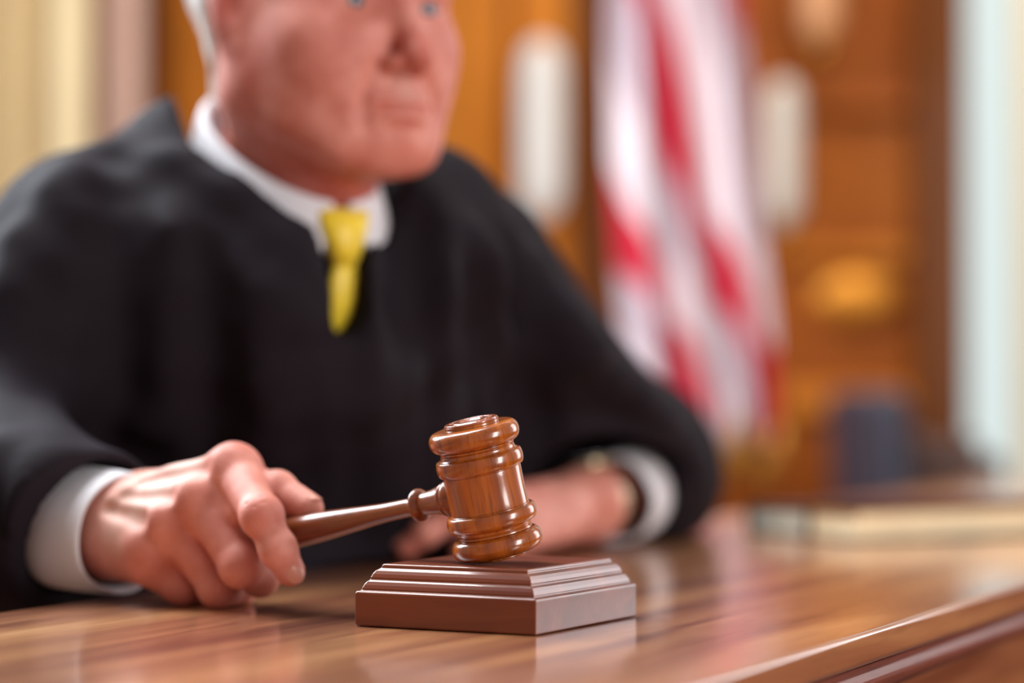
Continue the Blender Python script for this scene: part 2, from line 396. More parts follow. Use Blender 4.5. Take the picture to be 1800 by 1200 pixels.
# ================================================================== the bench desk
e1 = Vector((.4286, .9035, 0)); e2 = Vector((-.9035, .4286, 0))      # along the bench; from the public side to the judge's side
P0 = Vector((.0805, 1.03, 0))                                        # a point of the outer edge
DW = .479
def desk_p(s, w_, z): return P0+e1*s+e2*w_+Vector((0, 0, z))
desk_wood = wood('desk_wood', [(.36, (112, 60, 42)), (.46, (158, 100, 68)), (.55, (190, 132, 88)), (.66, (218, 162, 112))], e1, 34, 12, .30, .8, coatr=.12, bump=.05, pores=.15)
desk_wood_d = wood('desk_moulding_wood', [(.28, (88, 36, 24)), (.5, (122, 56, 38)), (.75, (152, 80, 50))], e1, 40, 10, .5, .12, coatr=.3)
dk = empty('judges_bench', (.3, 1.2, 0), 'polished brown wooden bench top running away under the gavel and books', 'desk')
def sweep(name, prof, s0, s1, m, parent, n=1):
    "prof = [(w, z)] closed polygon in the cross-section"
    bm = bmesh.new(); A = [bm.verts.new(desk_p(s0, a, b)) for a, b in prof]; B = [bm.verts.new(desk_p(s1, a, b)) for a, b in prof]
    k = len(prof)
    for i in range(k): bm.faces.new((A[i], A[(i+1) % k], B[(i+1) % k], B[i]))
    bm.faces.new(A[::-1]); bm.faces.new(B); return from_bm(name, bm, m, parent)
S0, S1 = -1.5, 2.35
T = DESK
def arc(cx, cz, r, a0, a1, n=6): return [(cx+r*math.cos(math.radians(a0+(a1-a0)*i/n)), cz+r*math.sin(math.radians(a0+(a1-a0)*i/n))) for i in range(n+1)]
top = [(DW, T-.003), (DW-.003, T)]+arc(.0028, T-.0028, .0028, 90, 180)+[(0, T-.0145)]+arc(.003, T-.0145, .003, 180, 270, 4)+[(DW, T-.0175)]
sweep('desk_top', top, S0, S1, desk_wood, dk)
mould = [(.0125, T-.0175), (.0125, T-.0205), (.0085, T-.0205)]+arc(.0125, T-.0290, .0075, 120, 250, 8)+[(.0165, T-.0365), (.0165, T-.0385), (DW-.02, T-.0385), (DW-.02, T-.0175)]
sweep('moulding', mould, S0, S1, desk_wood_d, dk)
sweep('front_panel', [(.013, T-.0385), (.013, T-.058), (.0185, T-.061), (.0185, T-.20), (.013, T-.204), (.013, 0), (.05, 0), (.05, T-.0385)], S0, S1, desk_wood, dk)
for s in (S0, S1-.03): sweep('side_panel', [(.05, 0), (DW-.03, 0), (DW-.03, T-.0385), (.05, T-.0385)], s, s+.03, desk_wood, dk)

# ================================================================== sounding block
th = math.radians(28.3)
b1 = Vector((-math.cos(th), math.sin(th), 0)); b2 = Vector((math.sin(th), math.cos(th), 0))
BC = at(941, 1117, 1.23); BC.z = DESK
BL, BR = .1085, .1200
prof = [(0, .0004), (-.0004, .0014), (-.0004, .0180), (.0004, .0190), (.0022, .0193), (.0022, .0204), (.0030, .0222), (.0042, .0240), (.0056, .0250), (.0056, .0262),
        (.0064, .0280), (.0076, .0297), (.0090, .0306), (.0098, .0308), (.0100, .0324), (.0108, .0332)]
blk_wood = wood('block_wood', [(.3, (66, 22, 8)), (.5, (104, 40, 14)), (.72, (136, 64, 26))], b1, 50, 10, .34, .40, coatr=.16, pores=.06, bump=.02)
bm = bmesh.new(); rings = []
for ins, z in prof:
    q = [BC+b1*a+b2*b+Vector((0, 0, z)) for a, b in ((ins, ins), (BL-ins, ins), (BL-ins, BR-ins), (ins, BR-ins))]
    rings.append([bm.verts.new(v) for v in q])
for r0, r1 in zip(rings, rings[1:]):
    for i in range(4): bm.faces.new((r0[i], r0[(i+1) % 4], r1[(i+1) % 4], r1[i]))
bm.faces.new(rings[0][::-1]); bm.faces.new(rings[-1])
o = from_bm('sounding_block', bm, blk_wood, bevel=.0006)
tag(o, 'square reddish brown wooden sounding block with stepped top, under the gavel', 'sounding block')
BT = DESK+.0332

# ================================================================== gavel
GD = 1.287
A_top = at(833.2, 762.3, GD-.003); A_bot = at(873.9, 949.4, GD+.003)
ax = (A_top-A_bot).normalized(); Lb = (A_top-A_bot).length
gx_handle = None
h_in = at(775, 878, GD+.012); 
HD0 = Vector((-.04, 1.29, 0)); 
Hc = at(858, 858, GD)                                # where the handle's axis meets the head's axis
H1 = at(450, 946, 1.385)
hd = (H1-Hc).normalized()
R0 = .0247
c0 = .0  # head coordinate: 0 at the lower bead centre, Lb at the upper bead centre
def bead(z, r, h, R): return [(z-h, r), (z-h, r), (z-h*.92, r+(R-r)*.45), (z-h*.6, r+(R-r)*.86), (z, R), (z+h*.6, r+(R-r)*.86), (z+h*.92, r+(R-r)*.45), (z+h, r), (z+h, r)]
q = Lb
def bead(c, h, r, R, n=9): return [(c-h, r), (c-h, r)]+[(c-h*math.cos(math.pi*k/n)*1.0, r+(R-r)*math.sin(math.pi*k/n)**.62) for k in range(1, n)]+[(c+h, r), (c+h, r)]
def half(R2):
    return ([(-.0076, .0002), (-.0076, .0140), (-.0072, .0146), (-.0058, .0147), (-.0058, .0147)]+bead(0, .0057, .0178, R0)
        +[(.0057, .0205), (.0057, .0205), (.0068, .0203), (.0072, .0196), (.0076, .0202), (.0092, .0206), (.0098, .0214), (.0098, .0214)]+bead(.0143, .0043, .0216, R2)+[(.0190, .0216), (.0192, .0212), (.0196, .0214)])
mid = Lb/2
raw = half(.0246)+[(mid, .0212)]+[(Lb-z, r) for z, r in half(.0238)][::-1]
# build with corners kept
segs = smooth_prof(raw, 3)
Mh = axes(A_bot, ax, hd)
lowest = min((Mh @ Vector((r*math.cos(t), r*math.sin(t), z))).z for z, r in segs for t in np.linspace(0, 6.283, 60))
dz_ = Vector((0, 0, BT+.0002-lowest)); A_bot += dz_; A_top += dz_; Hc += dz_; print('head lowered by', dz_.z)
gav = empty('gavel', (Hc.x, Hc.y, BT), 'turned brown wooden gavel tilted on the sounding block, held in the hand', 'gavel')
gw = wood('gavel_wood', [(.30, (120, 54, 8)), (.46, (160, 80, 16)), (.58, (192, 106, 28)), (.75, (214, 138, 50))], ax, 110, 16, .26, .8, coatr=.12, pores=.30, bump=.05)
gwh = wood('handle_wood', [(.28, (96, 44, 20)), (.5, (134, 68, 32)), (.75, (166, 94, 46))], hd, 80, 10, .28, .6, coatr=.12, pores=.35)
head = link('head', lathe_mesh('head', segs, axes(A_bot, ax, hd), 128), gw, gav)
badge = mat('engraved_disc', (164, 96, 74), .14, 0, var=.25, vscale=90, coat=1, bump=.5, bscale=260)
TP = Lb+.0076
link('top_disc', lathe_mesh('top_disc', [(TP-.0003, .0145), (TP+.0008, .0145), (TP+.0011, .0141), (TP+.0011, .0118), (TP+.0006, .0115), (TP+.0006, .0101), (TP+.0012, .0098), (TP+.0012, .0062), (TP+.0007, .006), (TP+.0007, .002), (TP+.0007, .0005)], axes(A_bot, ax, hd), 64), badge, gav)
HL = .215
hp = [(.0170, .0095), (.0205, .0100), (.0222, .0105), (.0245, .0108), (.0262, .0102), (.0268, .0090), (.0268, .0090), (.0276, .0089), (.0288, .0094), (.0298, .0088), (.0298, .0088),
      (.0320, .0082), (.0360, .0073), (.0400, .0067), (.0432, .0064), (.0440, .0064), (.0440, .0064), (.0446, .0076), (.0466, .0091), (.0486, .0091), (.0502, .0076), (.0506, .0060), (.0506, .0060),
      (.0530, .0051), (.0600, .0050), (.0750, .0053), (.0950, .0066), (.1150, .0080), (.135, .0088), (.165, .0086), (.190, .0074), (.2, .0066), (.206, .0072), (.212, .0064), (HL, .001)]
link('handle', lathe_mesh('handle', smooth_prof(hp, 5), axes(Hc, hd, ax), 64), gwh, gav)

# ================================================================== books
page = mat('book_pages', (240, 226, 188), .7, var=.06, vscale=40)
page2 = mat('pale_pages', (216, 220, 206), .7, var=.06, vscale=40)
cover = mat('brown_leather_cover', (66, 30, 24), .7, var=.15, bump=.1, spec=.15)
cover2 = mat('ochre_cover', (150, 112, 44), .4, var=.1)
def book(corner, er, wr_, wb_, h, mc, mp_, label, z0=DESK, mc2=None):
    er = Vector(er).normalized(); eb = Vector((-er.y, er.x, 0))
    M = axes((corner.x, corner.y, z0), (0, 0, 1), er)
    p = empty('book', (corner.x, corner.y, z0), label, 'book', 'books on the bench top')
    t_ = .0028
    bm = bmesh.new(); abox(bm, (0, 0, 0), (wr_, wb_, t_), M); abox(bm, (0, 0, h-t_), (wr_, wb_, h), M); abox(bm, (0, wb_-t_, t_*.9), (wr_, wb_, h-t_*.9), M)
    from_bm('cover', bm, mc, p, bevel=.0012)
    if mc2: bm = bmesh.new(); abox(bm, (-.0006, -.0006, h-t_-.0016), (wr_-.001, wb_-t_, h-t_-.0002), M); from_bm('gilt_edge', bm, mc2, p)
    bm = bmesh.new(); abox(bm, (.003, .003, t_), (wr_-.003, wb_-t_, h-t_), M); from_bm('pages', bm, mp_, p, bevel=.0008)
cr = at(1508, 956, 1.985)
er = Vector((.87, .49, 0)).normalized(); eb = Vector((-er.y, er.x, 0))
book(cr, er, .30, .072, .030, cover, page, 'thick cream paged book lying nearest on the bench at the right', mc2=cover2)
book(cr+eb*.082+er*.004, er, .27, .085, .027, cover, page2, 'brown covered book lying just behind the cream paged book')

# ================================================================== the person
per = empty('person', (-.20, 1.80, 0), 'person in black robe, white shirt and yellow tie seated at the bench holding the gavel', 'person')
def skin_mat():
    m, t, b = mat_new('skin'); N = t.nodes
    co = N.new('ShaderNodeTexCoord'); at_ = N.new('ShaderNodeAttribute'); at_.attribute_name = 'flush_shade'
    n = N.new('ShaderNodeTexNoise'); n.inputs['Scale'].default_value = 45; n.inputs['Detail'].default_value = 5
    n2 = N.new('ShaderNodeTexNoise'); n2.inputs['Scale'].default_value = 900; n2.inputs['Detail'].default_value = 2
    n3 = N.new('ShaderNodeTexNoise'); n3.inputs['Scale'].default_value = 190; n3.inputs['Detail'].default_value = 3
    for q in (n, n2, n3): t.links.new(co.outputs['Object'], q.inputs['Vector'])
    r = N.new('ShaderNodeValToRGB'); r.color_ramp.elements[0].position = .32; r.color_ramp.elements[1].position = .68
    r.color_ramp.elements[0].color = L((202, 124, 106)); r.color_ramp.elements[1].color = L((232, 162, 146))
    t.links.new(n.outputs[0], r.inputs[0])
    mx = N.new('ShaderNodeMix'); mx.data_type = 'RGBA'; mx.inputs[7].default_value = L((186, 78, 66))
    t.links.new(at_.outputs['Fac'], mx.inputs[0]); t.links.new(r.outputs[0], mx.inputs[6])
    a2 = N.new('ShaderNodeAttribute'); a2.attribute_name = 'pale_highlight'
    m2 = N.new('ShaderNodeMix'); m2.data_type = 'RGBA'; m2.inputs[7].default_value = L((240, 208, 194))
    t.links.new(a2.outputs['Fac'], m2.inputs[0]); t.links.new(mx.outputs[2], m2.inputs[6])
    t.links.new(m2.outputs[2], b.inputs['Base Color'])
    b.inputs['Roughness'].default_value = .55; b.inputs['Specular IOR Level'].default_value = .4; b.inputs['Subsurface Weight'].default_value = .12
    b.inputs['Subsurface Radius'].default_value = (1, .3, .18); b.inputs['Subsurface Scale'].default_value = .006
    ad = N.new('ShaderNodeMath'); ad.operation = 'MULTIPLY_ADD'; ad.inputs[1].default_value = 1.6
    t.links.new(n3.outputs[0], ad.inputs[0]); t.links.new(n2.outputs[0], ad.inputs[2])
    bp = N.new('ShaderNodeBump'); bp.inputs['Strength'].default_value = .22; bp.inputs['Distance'].default_value = .0006
    t.links.new(ad.outputs[0], bp.inputs['Height']); t.links.new(bp.outputs[0], b.inputs['Normal'])
    return m
skin = skin_mat()
shirt_m = mat('white_shirt', (226, 226, 232), .7, sheen=.2, var=.015, bump=.15, bscale=500)
tie_m = mat('yellow_silk', (244, 214, 48), .4, var=.1, vscale=90, sheen=.3)
robe_m = mat('black_robe', (30, 25, 31), .75, sheen=0, var=.12, vscale=12, bump=.12, bscale=160, spec=.10)
hair_m = mat('white_hair', (244, 243, 240), .6, var=.1, vscale=160, bump=.3, bscale=120)

# ---- head
HO = np.array((-.133, 1.68, 1.149)); PH = math.radians(40); HS = .985
hl = np.array((math.cos(PH), math.sin(PH), 0)); hf = np.array((math.sin(PH), -math.cos(PH), 0)); hu = np.array((0, 0, 1.))
def H(x, y, z): return HO+HS*(hl*x+hf*y+hu*z)
HR = np.array([hl, hf, hu])
hd_ = Sculpt((-.30, 1.53, .93), (0.0, 1.84, 1.30), .0022)
def he(x, y, z, r, k=.012, op='add', rz=0, rx=0):
    R = HR
    if rz or rx:
        q = Matrix.Rotation(rz, 3, 'Z') @ Matrix.Rotation(rx, 3, 'X'); R = np.array(q) .T @ HR
    hd_.ell(H(x, y, z), [v*HS for v in r], k, R, op)
def hc(a, b, r1, r2, k=.01, op='add'): hd_.cone(H(*a), H(*b), r1*HS, r2*HS, k, op)
he(0, -.008, .042, (.077, .098, .083), 0)
he(0, .028, -.01, (.067, .068, .085), .03)
he(0, .034, .035, (.064, .060, .05), .02)
for s in (-1, 1):
    hc((s*.052, .0, -.058), (s*.020, .068, -.097), .021, .017, .035)          # jaw
    hc((s*.058, -.006, -.01), (s*.053, .002, -.055), .019, .020, .035)
    he(s*.043, .060, -.026, (.022, .021, .016), .03)                         # cheekbone
    he(s*.034, .060, -.060, (.020, .022, .026), .03)                         # cheek
    hc((s*.012, .091, .016), (s*.044, .077, .018), .0085, .008, .014)         # brow ridge
    hc((s*.05, .04, -.078), (s*.032, .066, -.097), .016, .014, .018)          # jowl
for s in (-1, 1): he(s*.046, .030, -.040, (.021, .032, .036), .03)
he(0, .072, -.098, (.021, .020, .017), .018)
he(0, .075, -.075, (.030, .021, .022), .018)                                 # muzzle
for s in (-1, 1):
    pass
def surf(x, z, y1=.135):
    "depth of the face surface at (x, z), marching in from the front"
    for y in np.arange(y1, .02, -.0006):
        g = np.round((H(x, y, z)-hd_.lo)/hd_.h).astype(int)
        if hd_.F[tuple(g)] < 0: return y
    return .05
hc((0, .086, .008), (0, .108, -.034), .0080, .0092, .009)                    # nose
he(0, .1125, -.040, (.0105, .0115, .0095), .007)
EYE = .0725
for s in (-1, 1):
    he(s*.032, .097, .0, (.0175, .0165, .0135), .012, 'sub')                  # socket
    he(s*.0315, EYE, -.001, (.0140, .0140, .0132), .003)                      # lids around the eyeball
    hc((s*.019, EYE+.010, -.0145), (s*.043, EYE+.006, -.013), .0030, .0028, .006)
    hc((s*.019, EYE+.012, .0100), (s*.044, EYE+.007, .0085), .0030, .0034, .006)
    he(s*.0315, EYE+.0150, -.0005, (.0128, .0085, .0048), .001, 'sub')        # slit
    he(s*.0120, .098, -.0440, (.0062, .0100, .0070), .005)
    he(s*.0060, .1035, -.0520, (.0036, .0058, .0032), .002, 'sub')
mz = [(x, surf(x, -.073)) for x in (-.027, -.018, -.009, 0, .009, .018, .027)]
for (xa, ya), (xb, yb) in zip(mz, mz[1:]):
    ra, rb_ = [.0046*(1-.55*(abs(v)/.027)**2) for v in (xa, xb)]
    hc((xa, ya-.0020, -.0685), (xb, yb-.0020, -.0685), ra, rb_, .004)
    hc((xa*.85, ya-.0015, -.0785), (xb*.85, yb-.0015, -.0785), ra*1.1, rb_*1.1, .004)
for (xa, ya), (xb, yb) in zip(mz, mz[1:]):
    zz = lambda v: -.0735-.0016*(abs(v)/.027)**2
    hc((xa, ya+.0015, zz(xa)), (xb, yb+.0015, zz(xb)), .0023, .0023, .0025, 'sub')
for s in (-1, 1):
    for (xa, za), (xb, zb_) in zip(((.020, -.045), (.026, -.055), (.031, -.066)), ((.026, -.055), (.031, -.066), (.034, -.080))):
        hc((s*xa, surf(s*xa, za)+.001, za), (s*xb, surf(s*xb, zb_)+.001, zb_), .0022, .0022, .006, 'sub')
    hc((s*.028, surf(s*.028, -.076)+.001, -.076), (s*.030, surf(s*.030, -.090)+.001, -.090), .0016, .0014, .005, 'sub')
    hc((s*.006, surf(s*.006, -.057), -.056), (s*.006, surf(s*.006, -.062), -.063), .0012, .0012, .003)
hc((-.012, surf(-.012, -.088)+.0022, -.088), (.012, surf(.012, -.088)+.0022, -.088), .0030, .0030, .006, 'sub')
for s in (-1, 1):                                                            # ears
    he(s*.0795, .004, -.004, (.0075, .0185, .0320), .006, rz=s*.45, rx=.18)
    he(s*.0760, .010, -.030, (.0065, .0100, .0120), .004)
    he(s*.0880, .011, .002, (.0060, .0095, .0175), .003, 'sub', rz=s*.45, rx=.18)
    hc((s*.0855, .001, .018), (s*.0855, -.002, -.012), .0022, .0022, .003)
NB = np.array((-.163, 1.712, 1.0))
hd_.cone(H(0, -.018, -.045), NB, .055, .053, .025)
hd_.cone(H(0, .035, -.080), NB+hf*.030, .024, .030, .03)
hd_.cone(H(-.055, -.02, -.06), NB+hf*.055+hl*-.01, .011, .009, .02)           # neck muscle
hd_.cone(H(.055, -.02, -.06), NB+hf*.055+hl*.01, .011, .009, .02)
for k_, (a, b) in enumerate((((-.040, .072, -.100), (-.052, .05, -.085)), )): pass
headV, headQ = hd_.mesh(2)

# ---- right hand, gripping the handle
def P(px, py, D): return np.array(at(px, py, D))
class Hand(Sculpt): pass
rh = Hand((-.30, 1.31, .748), (-.085, 1.53, .88), .00115)
W1 = P(176, 925, 1.462); W2 = P(205, 918, 1.448)
idx = [P(414, 824, 1.390), P(460, 906, 1.348), P(489, 965, 1.343), P(510, 1004, 1.346)]
mid_ = [P(352, 880, 1.390), P(424, 994, 1.369), P(457, 1016, 1.390), P(446, 985, 1.412)]
rng = [P(300, 920, 1.395), P(382, 1034, 1.388), P(418, 1041, 1.412), P(410, 1004, 1.434)]
pnk = [P(261, 966, 1.404), P(320, 1033, 1.404), P(354, 1043, 1.428), P(360, 1010, 1.446)]
thb = [P(270, 880, 1.460), P(415, 850, 1.428), P(487, 862, 1.385), P(541, 893, 1.371)]
fr_ = {0: (.0138, .0118, .0104, .0090), 1: (.0140, .0124, .0106, .0090), 2: (.0126, .0108, .0094, .0082), 3: (.0114, .0096, .0084, .0074)}
def finger(S, J, R, k=.004, base=.010):
    for i in range(3): S.cone(J[i], J[i+1], R[i]*.93 if i == 0 else R[i]*.97, R[i+1]*.95, k if i else base)
    for i in (1, 2): S.ell(J[i], (R[i]*1.03,)*3, .003)
def build_hand(S, fingers, thumb, wrist, radii, fore, back, gapcut=True):
    # palm: cones from wrist to each knuckle
    for J, R in zip(fingers, radii):
        b = wrist+(J[0]-wrist)*.18
        S.cone(b, J[0]-back*.004, .0165, R[0]*1.02, .014)
    S.cone(wrist, wrist+fore*.05, .0245, .027, .02)
    S.cone(wrist, wrist+(fingers[1][0]-wrist)*.4-back*.006, .024, .021, .02)
    S.chain(thumb[:2], (.0185, .0128), .014)
    subs = []
    for J, R in zip(fingers, radii):
        T_ = Sculpt.__new__(Sculpt); T_.lo, T_.h, T_.n, T_.X, T_.Y, T_.Z = S.lo, S.h, S.n, S.X, S.Y, S.Z
        T_.F = np.full(S.n, 1.0, np.float32)
        for i in range(3): T_.cone(J[i], J[i+1], R[i]*.92, R[i+1]*.95, .004)
        T_.ell(J[1], (R[1]*1.07,)*3, .003); T_.ell(J[2], (R[2]*1.03,)*3, .003)
        # creases across the back of the joints
        subs.append(T_)
    S.F = S.F  # palm
    fing = subs[0].F
    for T_ in subs[1:]: fing = smin(fing, T_.F, .0012)
    S.F = smin(S.F, fing, .006)
    for J, R in zip(fingers, radii):                                          # knuckles
        S.ell(J[0]+back*.0015, (R[0]*1.0,)*3, .006)
    for A, B, t_ in zip(fingers, fingers[1:], (.5, .18, .18)):
        S.cone((A[0]+B[0])/2-back*.003, (A[0]*(1-t_)+A[1]*t_+B[0]*(1-t_)+B[1]*t_)/2-back*.002, .0100, .0070, .004)
    T_ = subs[0]; T_.F = np.full(S.n, 1.0, np.float32)
    T_.cone(thumb[1], thumb[2], .0122, .0108, .004); T_.cone(thumb[2], thumb[3], .0106, .0092, .004); T_.ell(thumb[2], (.0115,)*3, .003)
    S.F = smin(S.F, T_.F, .0035)
fore1 = (np.array((-.425, 1.60, .815))-W1); fore1 /= np.linalg.norm(fore1)
bk = np.cross(rng[0]-idx[0], idx[0]-W1); bk /= np.linalg.norm(bk)
if bk[2] < 0: bk = -bk
rh.cone(thb[1], idx[0]*.55+W2*.45, .0125, .012, .02)                          # web
build_hand(rh, [idx, mid_, rng, pnk], thb, W1, [fr_[i] for i in range(4)], fore1, bk)
rh.cone(P(193, 945, 1.452), P(270, 984, 1.412), .018, .0135, .02)
# tendons over the back of the hand, grooves between them
for J in (idx, mid_, rng, pnk):
    rh.cone(J[0]+bk*.0070, W1*.5+J[0]*.5+bk*.0140, .0022, .0014, .014)
rh.cone(W1+bk*.020+(pnk[0]-W1)*.05, W1+fore1*.02+bk*.018, .007, .006, .012)
for A, B in ((idx, mid_), (mid_, rng), (rng, pnk)):
    m0 = (A[0]+B[0])/2+bk*.013; m1 = m0*.55+W1*.45+bk*.006
    rh.cone(m0+bk*.004, m1+bk*.008, .0035, .002, .008, 'sub')
def crease(S, J, i, R, out, n=3, gap=.0028):
    d = J[i+1]-J[i-1]; d = d/np.linalg.norm(d); o_ = out-d*(out@d); o_ /= np.linalg.norm(o_); sd = np.cross(d, o_)
    for q in range(n):
        c = J[i]+o_*(R*1.06)+d*(q-(n-1)/2)*gap
        S.cone(c-sd*R*.55-o_*R*.12, c+sd*R*.55-o_*R*.12, .0002, .0002, .0010, 'sub')
cm_ = np.array((-.25, -.9, .35))
for J, R in ((idx, fr_[0]), (mid_, fr_[1]), (rng, fr_[2]), (pnk, fr_[3])): crease(rh, J, 1, R[1], np.array((-.1, -.85, .5)))
crease(rh, idx, 2, fr_[0][2], np.array((.2, -.8, .5)), 2, .002)
crease(rh, thb, 2, .0108, np.array((0, -.3, 1.)), 3)
# clear the handle so that the skin closes on it without passing through
hcA = np.array(Hc+hd*.05); hcB = np.array(Hc+hd*.19)
rh.cone(hcA, np.array(Hc+hd*.115), .0050, .0079, .0015, 'sub'); rh.cone(np.array(Hc+hd*.115), hcB, .0079, .0084, .0015, 'sub')
rh.F = np.maximum(rh.F, (DESK+.0006)-rh.Z)
rV, rQ = rh.mesh(1)

# ---- left hand resting on the bench
lh = Hand((-.13, 1.70, .755), (.13, 2.02, .87), .0019)
LW = P(1040, 885, 1.905)
li = [P(880, 878, 1.80), P(800, 905, 1.752), P(748, 935, 1.745), P(715, 962, 1.748)]
lm = [P(866, 895, 1.825), P(775, 915, 1.782), P(724, 945, 1.775), P(700, 968, 1.780)]
lr = [P(872, 915, 1.852), P(790, 928, 1.822), P(742, 950, 1.815), P(716, 966, 1.82)]
lp = [P(890, 932, 1.875), P(822, 940, 1.862), P(785, 950, 1.855), P(760, 958, 1.86)]
lt = [P(985, 915, 1.855), P(915, 945, 1.80), P(860, 962, 1.765), P(815, 975, 1.745)]
lfore = P(1140, 838, 2.11)-LW; lfore /= np.linalg.norm(lfore)
lb = np.array((.05, -.25, 1.)); lb /= np.linalg.norm(lb)
for q in (li, lm, lr, lp, lt):
    for i in range(4): q[i][2] = max(q[i][2], DESK+[.012, .0095, .0090, .0085][i])
build_hand(lh, [li, lm, lr, lp], lt, LW, [fr_[i] for i in range(4)], lfore, lb)
for J in (li, lm, lr, lp): lh.cone(J[0]+lb*.008, LW*.5+J[0]*.5+lb*.016, .0022, .0012, .008)
lh.F = np.maximum(lh.F, (DESK+.0008)-lh.Z)
lV, lQ = lh.mesh(1)

# ---- torso and arms (mostly inside the clothes)
tf = np.array((.6, -.8, 0)); tl = np.array((.8, .6, 0)); TO = np.array((-.194, 1.734, 0))
def T3(l, f, z): return TO+tl*l+tf*f+np.array((0, 0, z))
RS = P(172, 460, 1.67); LS = P(815, 470, 1.86)
RE = np.array((-.425, 1.60, .815)); LE = P(1140, 838, 2.11)
bd = Sculpt((-.52, 1.38, .42), (.26, 2.22, 1.08), .006)
bd.cone(RS, LS, .045, .045, 0)
bd.ell(T3(0, -.01, .90), (.145, .085, .14), .05, np.array([tl, tf, [0, 0, 1]]))
bd.ell(T3(0, -.06, .70), (.130, .090, .17), .05, np.array([tl, tf, [0, 0, 1]]))
bd.ell(T3(0, -.07, .55), (.14, .10, .10), .05, np.array([tl, tf, [0, 0, 1]]))
bd.cone(NB-np.array((0, 0, .04)), NB+np.array((0, 0, .03)), .056, .054, .03)
bd.cone(RS, RE, .048, .038, .03); bd.cone(RE, W1+fore1*.03, .037, .026, .01)
bd.cone(LS, LE, .048, .038, .03); bd.cone(LE, LW+lfore*.03, .036, .026, .01)
bV, bQ = bd.mesh(2)
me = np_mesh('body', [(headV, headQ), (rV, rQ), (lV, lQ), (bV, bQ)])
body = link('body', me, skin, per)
# flush: nose, cheeks, ears, chin, knuckles are redder; shade on near cheek and neck painted in
co_ = np.concatenate([headV, rV, lV, bV]); fl_ = np.zeros(len(co_))
def blob(c, r, a):
    global fl_
    d = np.linalg.norm(co_-np.array(c), axis=1); fl_ = np.maximum(fl_, a*np.exp(-(d/r)**2))
for s in (-1, 1): blob(H(s*.045, .065, -.035), .03, .55); blob(H(s*.082, -.01, 0), .035, .8)
blob(H(0, .0, -.02), .13, .30); blob(H(-.065, .015, -.045), .045, .5); blob(H(.065, .015, -.045), .045, .4); blob(H(.014, .088, -.074), .010, .85); blob(H(-.014, .088, -.074), .010, .85); blob(H(0, .112, -.038), .02, .7); blob(H(0, .09, -.072), .018, .65); blob(H(0, .08, -.11), .03, .35); blob(H(0, .0, -.14), .075, .75); blob(H(-.05, .0, -.06), .05, .35)
for J in (idx, mid_, rng, pnk): blob(J[0], .014, .45); blob(J[1], .013, .6); blob(J[3], .014, .4); blob((J[0]+J[1])/2, .016, .35)
for J in (li, lm, lr, lp): blob(J[1], .02, .4); blob(J[3], .02, .4)
pl_ = np.zeros(len(co_))  # lighter skin on the back of the hand, with its highlight painted in
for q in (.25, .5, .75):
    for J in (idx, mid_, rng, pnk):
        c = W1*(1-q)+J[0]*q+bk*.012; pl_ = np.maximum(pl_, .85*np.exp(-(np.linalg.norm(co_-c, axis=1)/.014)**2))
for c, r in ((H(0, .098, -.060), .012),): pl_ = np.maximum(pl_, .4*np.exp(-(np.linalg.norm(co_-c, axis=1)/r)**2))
aa = me.attributes.new('pale_highlight', 'FLOAT', 'POINT'); aa.data.foreach_set('value', pl_.astype(np.float32))
aa = me.attributes.new('flush_shade', 'FLOAT', 'POINT'); aa.data.foreach_set('value', fl_.astype(np.float32))

nail_m = mat('nail', (218, 150, 130), .35, coat=.2)
def nail(J, R, out):
    d = J[3]-J[2]; d /= np.linalg.norm(d); o_ = np.array(out, float); o_ -= d*(o_@d); o_ /= np.linalg.norm(o_); sd = np.cross(d, o_)
    bm = bmesh.new(); bmesh.ops.create_uvsphere(bm, u_segments=20, v_segments=12, radius=1)
    for v in bm.verts:
        a, b, c = v.co; bend = -.0022*b*b
        v.co = Vector(J[3]+d*(a*.0062+.0006)+sd*b*R*.62+o_*(R*.925+c*.0007+bend))
    from_bm('fingernail', bm, nail_m, body, smooth=True)
nail(idx, fr_[0][3], (.1, -.85, .4)); nail(thb, .0092, (.2, -.1, 1)); nail(li, fr_[0][3], (-.2, -.3, 1)); nail(lm, fr_[1][3], (-.2, -.3, 1)); nail(lt, .0092, (-.1, -.5, 1))
# eyes and eyebrows
eye_m = mat('eye_white', (190, 176, 170), .2, coat=.6); iris_m = mat('iris', (70, 88, 104), .2, coat=1)
for s in (-1, 1):
    bm = bmesh.new(); bmesh.ops.create_uvsphere(bm, u_segments=24, v_segments=16, radius=.0122)
    for v in bm.verts: v.co = Vector(H(s*.0315, EYE, -.001))+v.co
    ey = from_bm('eye', bm, eye_m, per, smooth=True)
    z_ = Vector(hf); bm = bmesh.new(); bmesh.ops.create_uvsphere(bm, u_segments=20, v_segments=10, radius=.0064)
    for v in bm.verts: v.co = Vector(H(s*.0315, EYE+.0100, -.001))+Vector((v.co.x, v.co.y, v.co.z)) - z_*(v.co.dot(z_))*.55
    o = from_bm('iris', bm, iris_m, ey, smooth=True)
brow = Sculpt(H(-.07, .12, .0)-.06, H(.07, .05, .05)+.06, .0018)
for s in (-1, 1): brow.chain([H(s*.013, .098, .019), H(s*.03, .095, .026), H(s*.048, .080, .022)], (.0042, .0046, .0022), .003)
V, Q = brow.mesh(1); link('eyebrows', np_mesh('eyebrows', [(V, Q)]), mat('grey_brow', (150, 138, 130), .8, bump=1, bscale=400), per)
